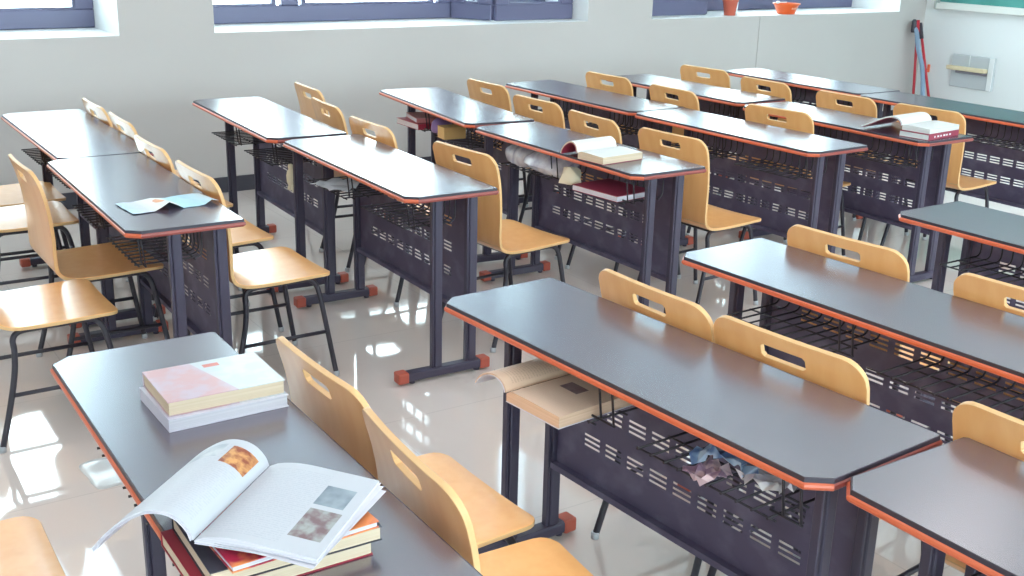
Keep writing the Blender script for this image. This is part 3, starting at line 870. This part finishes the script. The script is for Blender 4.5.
# ------------------------------------------------------------------ crumpled things
def sheet(nx, ny, sx, sy, amp, seed, mats, name, parent=None, thick=0.0009, fn=None, floor_z=0.0, sub=1):
    rnd = random.Random(seed); m = MB(); bm = m.bm
    uv = bm.loops.layers.uv.new('UVMap')
    V = []
    for i in range(nx+1):
        V.append([])
        for j in range(ny+1):
            x = (i/nx-0.5)*sx; y = (j/ny-0.5)*sy
            z = amp*rnd.random()
            if fn: z += fn(i/nx, j/ny)
            V[-1].append(bm.verts.new((x+rnd.uniform(-1,1)*amp*0.35, y+rnd.uniform(-1,1)*amp*0.35, max(z, 0)+floor_z+thick)))
    for i in range(nx):
        for j in range(ny):
            f = bm.faces.new((V[i][j], V[i+1][j], V[i+1][j+1], V[i][j+1])); f.smooth = bool(sub)
            for lp, (p, q) in zip(f.loops, ((i, j), (i+1, j), (i+1, j+1), (i, j+1))): lp[uv].uv = (p/nx, q/ny)
    me = m.mesh(name, mats)
    me = bake(me, ([('SUBSURF', dict(levels=1, render_levels=1))] if sub else []) + [('SOLIDIFY', dict(thickness=thick, offset=-1.0))])
    me.name = name
    return link(name, me, parent)

def brochure_mat():
    m = mat('pale_blue_printed_brochure', (0.6,0.75,0.8), 0.6, spec=0.25); L = m.node_tree.links
    tc = nd(m, 'ShaderNodeTexCoord'); sp = nd(m, 'ShaderNodeSeparateXYZ'); L.new(tc.outputs['UV'], sp.inputs[0])
    rp = nd(m, 'ShaderNodeValToRGB'); L.new(sp.outputs[1], rp.inputs[0])
    e = rp.color_ramp; e.elements[0].color = (0.46,0.62,0.70,1); e.elements[0].position = 0.0
    e.elements[1].color = (0.56,0.66,0.72,1); e.elements[1].position = 1.0
    for pos, c in ((0.20, (0.58,0.60,0.70)), (0.30, (0.74,0.72,0.70)), (0.50, (0.70,0.73,0.71)), (0.58, (0.40,0.64,0.72)), (0.80, (0.42,0.62,0.72))):
        k = e.elements.new(pos); k.color = (*c, 1)
    d = math_node(m, 'ADD', math_node(m, 'POWER', math_node(m, 'MULTIPLY', math_node(m, 'SUBTRACT', sp.outputs[0], 0.5), 2.4), 2.0), math_node(m, 'POWER', math_node(m, 'MULTIPLY', math_node(m, 'SUBTRACT', sp.outputs[1], 0.42), 9.0), 2.0))
    L.new(mixc(m, math_node(m, 'LESS_THAN', d, 0.42), rp.outputs[0], (0.72,0.33,0.17)), bsdf(m).inputs['Base Color']); return m
M['brochure'] = brochure_mat()
o = sheet(5, 12, 0.165, 0.29, 0.004, 5, M['brochure'], 'brochure', sub=0, fn=lambda a, c: 0.026*max(0, 1-abs(c-0.42)/0.16)*(0.15+0.85*a)+0.016*max(0, 1-abs(c-0.93)/0.12)*a)
o.location = at_desk('A2', 0.898, 0.205); o.rotation_euler = (0, 0, along_v('A2', 0.10))
tag(o, 'crumpled pale blue brochure lying on a desk in the leftmost row', 'brochure')

def film(name, col, a):
    m = mat(name, col, 0.25, spec=0.6); bsdf(m).inputs['Alpha'].default_value = a; return m
M['film_grey'] = film('grey_plastic_film', (0.62,0.63,0.68), 0.9)
M['film_clear'] = film('clear_plastic_film', (0.85,0.87,0.88), 0.6)
m = film('white_bag_film', (0.66,0.64,0.70), 1.0); noise_var(m, (0.34,0.32,0.42), (0.58,0.57,0.62), nscale=18, detail=3); M['bag'] = m
m = mat('cream_tissue', (0.75,0.68,0.52), 0.9); M['tissue'] = m
m = mat('blue_printed_wrapper', (0.16,0.28,0.5), 0.3); noise_var(m, (0.10,0.17,0.34), (0.38,0.50,0.66), nscale=28, detail=1, lo=0.44, hi=0.56); M['wrap_blue'] = m
m = mat('pink_printed_wrapper', (0.5,0.3,0.36), 0.4); noise_var(m, (0.30,0.18,0.26), (0.66,0.46,0.48), nscale=34, detail=2, lo=0.44, hi=0.56); M['wrap_pink'] = m
m = mat('pale_wrapper', (0.62,0.56,0.60), 0.4); noise_var(m, (0.48,0.42,0.5), (0.74,0.68,0.66), nscale=24); M['wrap_pale'] = m
m = mat('tan_cardboard', (0.62,0.40,0.16), 0.8); M['card'] = m
m = mat('violet_packet', (0.25,0.16,0.42), 0.5); M['violet'] = m

def blob(name, mat_, sx, sy, sz, seed, amp=0.25, sub=3, tail=None):
    """crumpled bag: a squashed ball with folds, flat underneath"""
    bm = bmesh.new(); bmesh.ops.create_icosphere(bm, subdivisions=sub, radius=1)
    rnd = random.Random(seed); K = [(Vector((rnd.uniform(-1,1), rnd.uniform(-1,1), rnd.uniform(-1,1))).normalized()*rnd.uniform(2.0, 6.5), rnd.uniform(0, 6.28)) for _ in range(7)]
    for v in bm.verts:
        d = sum(math.sin(v.co.dot(k)+p) for k, p in K)/7
        c = v.co*(1+amp*d*1.6)
        z = max(c.z, -0.55)
        v.co = Vector((c.x*sx, c.y*sy, (z+0.55)*sz/1.55))
    me = bpy.data.meshes.new(name); bm.to_mesh(me); bm.free(); me.materials.append(mat_)
    soften(me, 40)
    return link(name, me)
def in_basket(o, n, u, v, rz, label, cat, group=None, dz=0.0):
    o.location = duv(n, u, v, ZBK+dz); o.rotation_euler = (0, 0, along_v(n, rz)); tag(o, label, cat, group); return o
in_basket(blob('plastic_bag', M['bag'], 0.125, 0.085, 0.095, 3), 'C2', 0.235, 0.150, 0.0, 'greyish white crumpled bag at the far end of the stuffed basket', 'bag', 'bags in the stuffed basket')
in_basket(blob('plastic_bag', M['bag'], 0.145, 0.085, 0.105, 9), 'C2', 0.480, 0.125, 0.0, 'greyish white crumpled bag below the open book\'s raised page', 'bag', 'bags in the stuffed basket')
in_basket(blob('tissue', M['tissue'], 0.050, 0.045, 0.075, 14, 0.35), 'C2', 0.665, 0.085, 0.3, 'cream crumpled tissue between the bag and the maroon basket book', 'tissue')
in_basket(sheet(8, 6, 0.22, 0.13, 0.016, 4, M['film_grey'], 'plastic_sheet', sub=0, fn=lambda a, c: 0.035*a*c), 'B2', 0.375, 0.10, 0.25, 'grey translucent plastic sheet lying in the glaring desk basket', 'plastic sheet')
in_basket(sheet(10, 7, 0.15, 0.11, 0.030, 8, M['wrap_blue'], 'wrapper', sub=0, fn=lambda a, c: 0.03*math.sin(a*3.1)), 'H', 0.885, 0.145, 0.2, 'blue crumpled wrapper in the basket of the large front desk', 'wrapper', 'wrappers in the front desk basket')
in_basket(sheet(6, 6, 0.075, 0.08, 0.022, 12, M['wrap_pink'], 'wrapper', sub=0), 'H', 0.875, 0.075, -0.3, 'small pink crumpled wrapper at the lip of the front desk basket', 'wrapper', 'wrappers in the front desk basket')
in_basket(sheet(7, 5, 0.10, 0.06, 0.022, 15, M['wrap_pale'], 'wrapper', sub=0, fn=lambda a, c: 0.012), 'H', 0.985, 0.125, 0.1, 'pale crumpled wrapper at the near end of the front desk basket', 'wrapper', 'wrappers in the front desk basket')
o = in_basket(sheet(6, 4, 0.16, 0.075, 0.007, 21, M['film_clear'], 'plastic_packet', fn=lambda a, c: 0.012*a), 'G', 0.325, 0.028, 0.0, 'clear plastic packet poking out of the bottom left desk basket', 'packet')
in_basket(blob('plastic_bag', M['film_clear'], 0.11, 0.06, 0.09, 31), 'G', 0.985, 0.05, 0.0, 'clear crumpled bag in the basket beneath the open magazine', 'bag')
closed_book('carton', 'small tan carton in the third row basket beside the red books', duv('C1', 0.79, 0.10, ZBK), along_v('C1'), 0.09, 0.12, 0.06, M['card'], M['card'], None, 'x+')['category'] = 'carton'
in_basket(blob('packet', M['violet'], 0.05, 0.06, 0.085, 6, 0.2), 'C1', 0.635, 0.11, 0.0, 'violet packet between the red books and the tan carton', 'packet')
# cream pouch hanging from a basket wire (desk B1)
pr = tag(empty('cloth_pouch', duv('B1', 1.045, 0.150, H_DESK-0.150), rot_desk('B1')), 'cream cloth pouch with two tails hanging under the second row desk', 'pouch')
m = MB(); m.lathe([(0.004, 0.004), (0.012, -0.002), (0.016, -0.014), (0.013, -0.026), (0.019, -0.034), (0.024, -0.055), (0.022, -0.085), (0.016, -0.100), (0.005, -0.104)], 14); m.build('pouch_body', M['tissue'], pr)
m = MB()
for s in (-1, 1): m.tube(smooth_path([(0, s*0.008, -0.095), (0, s*0.018, -0.108), (0, s*0.028, -0.124)], 4), 0.008, 8, r_end=0.012)
m.build('tail', M['tissue'], pr)

# ------------------------------------------------------------------ window sill things
pt = tag(empty('potted_plant', (6.625, 6.90, SILL)), 'small green plant in a red clay pot on the sill', 'plant')
m = MB(); m.lathe([(0.043, 0.001), (0.045, 0.006), (0.060, 0.108), (0.066, 0.110), (0.066, 0.124), (0.058, 0.124), (0.056, 0.110)], 28); m.build('pot', M['terracotta'], pt)
m = MB(); m.lathe([(0.055, 0.104), (0.03, 0.112), (0.004, 0.114)], 20); m.build('soil', M['soil'], pt)
rnd = random.Random(3)
for i in range(14):
    a = rnd.uniform(0, 2*PI); h = rnd.uniform(0.08, 0.17); r_ = rnd.uniform(0.02, 0.08); w_ = rnd.uniform(0.012, 0.02)
    m = MB(); bm = m.bm; V = []
    for k in range(7):
        t = k/6; w = w_*math.sin(PI*min(t*0.9+0.1, 1)); c = Vector((math.cos(a)*(0.01+r_*t**1.4), math.sin(a)*(0.01+r_*t**1.4), 0.113+h*math.sin(t*1.9)/math.sin(1.57)))
        s = Vector((-math.sin(a), math.cos(a), 0))*w
        V.append((bm.verts.new(c-s), bm.verts.new(c+Vector((0, 0, 0.003))), bm.verts.new(c+s)))
    for k in range(6):
        for q in (0, 1):
            f = bm.faces.new((V[k][q], V[k][q+1], V[k+1][q+1], V[k+1][q])); f.smooth = True
    m.build('leaf', M['leaf'], pt)
cp = MB(); cp.lathe([(0.030, 0.001), (0.036, 0.06), (0.038, 0.125), (0.0345, 0.125), (0.031, 0.06), (0.026, 0.006)], 24)
o = cp.build('cup', M['white_plastic']); o.location = (6.74, 6.98, SILL); tag(o, 'white plastic cup beside the red clay pot', 'cup')
bw = tag(empty('bowl', (7.245, 6.88, SILL), 0), 'orange plastic bowl on the window sill', 'bowl')
m = MB(); m.lathe([(0.066, 0.001), (0.072, 0.004), (0.102, 0.074), (0.115, 0.082), (0.115, 0.088), (0.098, 0.084), (0.066, 0.010)], 32); m.build('bowl_body', M['orange_plastic'], bw)
m = MB()
for k in range(4):
    a = -PI/2 - 0.30 + 0.17*k; r1 = 0.0925
    m.tube([(r1*math.cos(a), r1*math.sin(a), 0.044), ((r1+0.004)*math.cos(a+0.05), (r1+0.004)*math.sin(a+0.05), 0.054), ((r1-0.001)*math.cos(a+0.10), (r1-0.001)*math.sin(a+0.10), 0.044)], 0.0032, 6)
m.build('printed_mark', M['pale_mark'], bw)
m = MB(); m.lathe([(0.001, 0.0), (0.016, 0.004), (0.019, 0.014), (0.012, 0.022), (0.001, 0.024)], 12, (-0.122, -0.02, 0.087)); m.tube([(-0.112, -0.02, 0.097), (0.02, 0.02, 0.093)], 0.005, 6)
o = m.build('spoon', M['white_plastic']); o.location = (7.245, 6.88, SILL); tag(o, 'white spoon resting on the rim of the orange bowl', 'spoon')

# ------------------------------------------------------------------ right wall things
cb = tag(empty('chalkboard', (XR, 4.4, 1.0)), 'green chalkboard with a cream chalk tray on the right wall', 'chalkboard')
m = MB(); m.box(-0.030, -0.001, -2.2, 2.22, 0.07, 1.25); m.build('board_surface', M['board'], cb)
m = MB(); m.box(-0.075, -0.001, -2.2, 2.215, 0.012, 0.022, bevel=0.002); m.box(-0.080, -0.070, -2.2, 2.215, 0.012, 0.062, bevel=0.003); m.box(-0.035, -0.001, -2.2, 2.215, 0.022, 0.07)
m.build('chalk_tray', M['tray'], cb)
m = MB(); m.box(-0.082, -0.001, 2.216, 2.24, 0.008, 0.085, bevel=0.004); m.build('tray_end', M['tray_end'], cb)
wb = tag(empty('wall_box', (XR, 6.20, 0.35)), 'pale grey wall box with a beige bar across it', 'wall box')
m = MB(); m.box(-0.022, -0.001, -0.215, 0.215, 0.0, 0.285, bevel=0.004); m.build('box_body', M['box_grey'], wb)
m = MB(); m.box(-0.034, -0.0225, -0.212, -0.165, 0.0, 0.285, bevel=0.004); m.build('side_rim', M['wall_white'], wb)
m = MB(); m.box(-0.028, -0.0225, 0.03, 0.036, 0.19, 0.285); m.build('ridge', M['wall_white'], wb)
m = MB(); m.box(-0.075, -0.0225, -0.160, 0.235, 0.150, 0.186, bevel=0.008); m.build('bar', M['beige'], wb)
m = MB(); m.box(-0.050, -0.0225, -0.155, 0.150, 0.126, 0.149, bevel=0.004); m.build('bracket', M['bracket'], wb)
m = MB(); m.box(-0.018, 0, -0.012, 0.012, -0.035, 0.035, bevel=0.004); m.box(-0.028, -0.018, -0.009, 0.009, -0.035, -0.018, bevel=0.003)
o = m.build('wall_hook', M['orange_tag']); o.location = (XR, 6.66, 0.475); tag(o, 'small orange red hook on the right wall near the corner', 'hook')
# poles in the corner
def broom(name, label, base, top, clamp_mat, rad=0.0125):
    r = tag(empty(name, base), label, 'broom', 'cleaning tools in the corner')
    d = Vector(top)-Vector(base)
    MB().tube([(0, 0, 0.10), tuple(d)], rad, 10).build('pole', M['red'], r)
    m = MB(); m.box(-0.11, 0.11, -0.02, 0.02, 0.075, 0.115, bevel=0.01); m.build('brush_head', M['red'], r)
    m = MB()
    for i in range(11): m.box(-0.105+0.02*i-0.008, -0.105+0.02*i+0.008, -0.016, 0.016, 0.0, 0.076, bevel=0.003)
    m.build('bristles', M['dark'], r)
    n_ = d.normalized(); e_ = d
    MB().tube([tuple(e_-n_*0.13), tuple(e_+n_*0.012)], rad+0.007, 10).build('grip', clamp_mat, r)
    return r
broom('broom', 'upright red broom handle standing in the far corner', (8.72, 6.62, 0), (8.735, 6.70, 0.895), M['red'])
broom('broom', 'slanting red broom handle beside the upright one in the far corner', (8.82, 6.50, 0), (8.775, 6.70, 0.87), M['dark'])
m = MB(); m.tube(smooth_path([(8.685, 6.69, 0.84), (8.690, 6.66, 0.80), (8.700, 6.63, 0.66), (8.705, 6.565, 0.50), (8.705, 6.52, 0.25), (8.705, 6.50, 0.008)], 6), 0.020, 10)
m.lathe([(0.02, 0.0), (0.024, 0.02), (0.022, 0.10), (0.012, 0.115)], 10, (8.680, 6.692, 0.80), 1)
o = m.build('mop', [M['cloth'], M['dark']]); tag(o, 'blue grey mop strip hanging down between the red handles', 'mop', 'cleaning tools in the corner')

# ------------------------------------------------------------------ light
M['fill_lamp_body'] = mat('white_fill_lamp_housing', (0.8,0.8,0.8), 0.5)
M['lamp'] = mat('lit_fill_lamp_diffuser', (0.8,0.8,0.8), 0.5)  # glowing face of the added fill lamps
bsdf(M['lamp']).inputs['Emission Color'].default_value = (1.0, 0.90, 0.92, 1); bsdf(M['lamp']).inputs['Emission Strength'].default_value = FILL_LAMP
lp = empty('fill_ceiling_lamp')  # unseen lamps added to brighten the floor and desks
m = MB(); m.box(-0.62, 0.62, -0.16, 0.16, -0.06, -0.001, bevel=0.01); m.build('housing', M['fill_lamp_body'], lp)
m = MB(); m.box(-0.60, 0.60, -0.14, 0.14, -0.068, -0.0605, bevel=0.003); m.build('diffuser', M['lamp'], lp)
k = 0
for yy in (-1.6, 0.2, 2.0, 3.8):
    for xx in (-0.9, 1.4, 3.7, 6.0):
        o = lp if k == 0 else copy_tree(lp); k += 1
        o.location = (xx, yy, HC); tag(o, 'unseen white ceiling lamp added as fill light', 'ceiling lamp', 'added fill lamps')
w = bpy.data.worlds.new('World'); SC.world = w; w.use_nodes = True
bg = w.node_tree.nodes['Background']; bg.inputs[0].default_value = (0.75, 0.93, 1.0, 1); bg.inputs[1].default_value = 11.5
def portal(loc, rot, sx, sy):
    l = bpy.data.lights.new('portal', 'AREA'); l.shape = 'RECTANGLE'; l.size = sx; l.size_y = sy; l.cycles.is_portal = True
    o = bpy.data.objects.new('portal', l); C.objects.link(o); o.location = loc; o.rotation_euler = rot
for x0, x1 in WIN: portal(((x0+x1)/2, YB+TH+0.02, (SILL+WTOP)/2), (-PI/2, 0, 0), x1-x0, WTOP-SILL)
portal(((RW[0]+RW[1])/2, YR-0.27, (RW[2]+RW[3])/2), (PI/2, 0, 0), RW[1]-RW[0], RW[3]-RW[2])

# ------------------------------------------------------------------ camera
f, pitch, roll, yaw = 1132.595, -0.3115977, 0.02458864, 0.5859055
fw = Vector((math.sin(yaw)*math.cos(pitch), math.cos(yaw)*math.cos(pitch), math.sin(pitch)))
r = Vector((math.cos(yaw), -math.sin(yaw), 0)); up = r.cross(fw)
r2 = math.cos(roll)*r+math.sin(roll)*up; u2 = -math.sin(roll)*r+math.cos(roll)*up
cam = bpy.data.cameras.new('Camera'); co = bpy.data.objects.new('Camera', cam); C.objects.link(co)
mw = Matrix((( r2.x, u2.x, -fw.x, 0), (r2.y, u2.y, -fw.y, 0), (r2.z, u2.z, -fw.z, 0.912394+H_DESK), (0, 0, 0, 1)))
co.matrix_world = mw
cam.sensor_width = 36; cam.lens = f/1024*36; cam.clip_start = 0.05
SC.camera = co
SC.view_settings.view_transform = 'Standard'; SC.view_settings.look = 'None'
SC.view_settings.gamma = 1.0; SC.view_settings.use_curve_mapping = False
SC.view_settings.exposure = 0.12
SC.cycles.max_bounces = 10; SC.cycles.diffuse_bounces = 6; SC.cycles.transparent_max_bounces = 16
SC.cycles.sample_clamp_indirect = 8.0
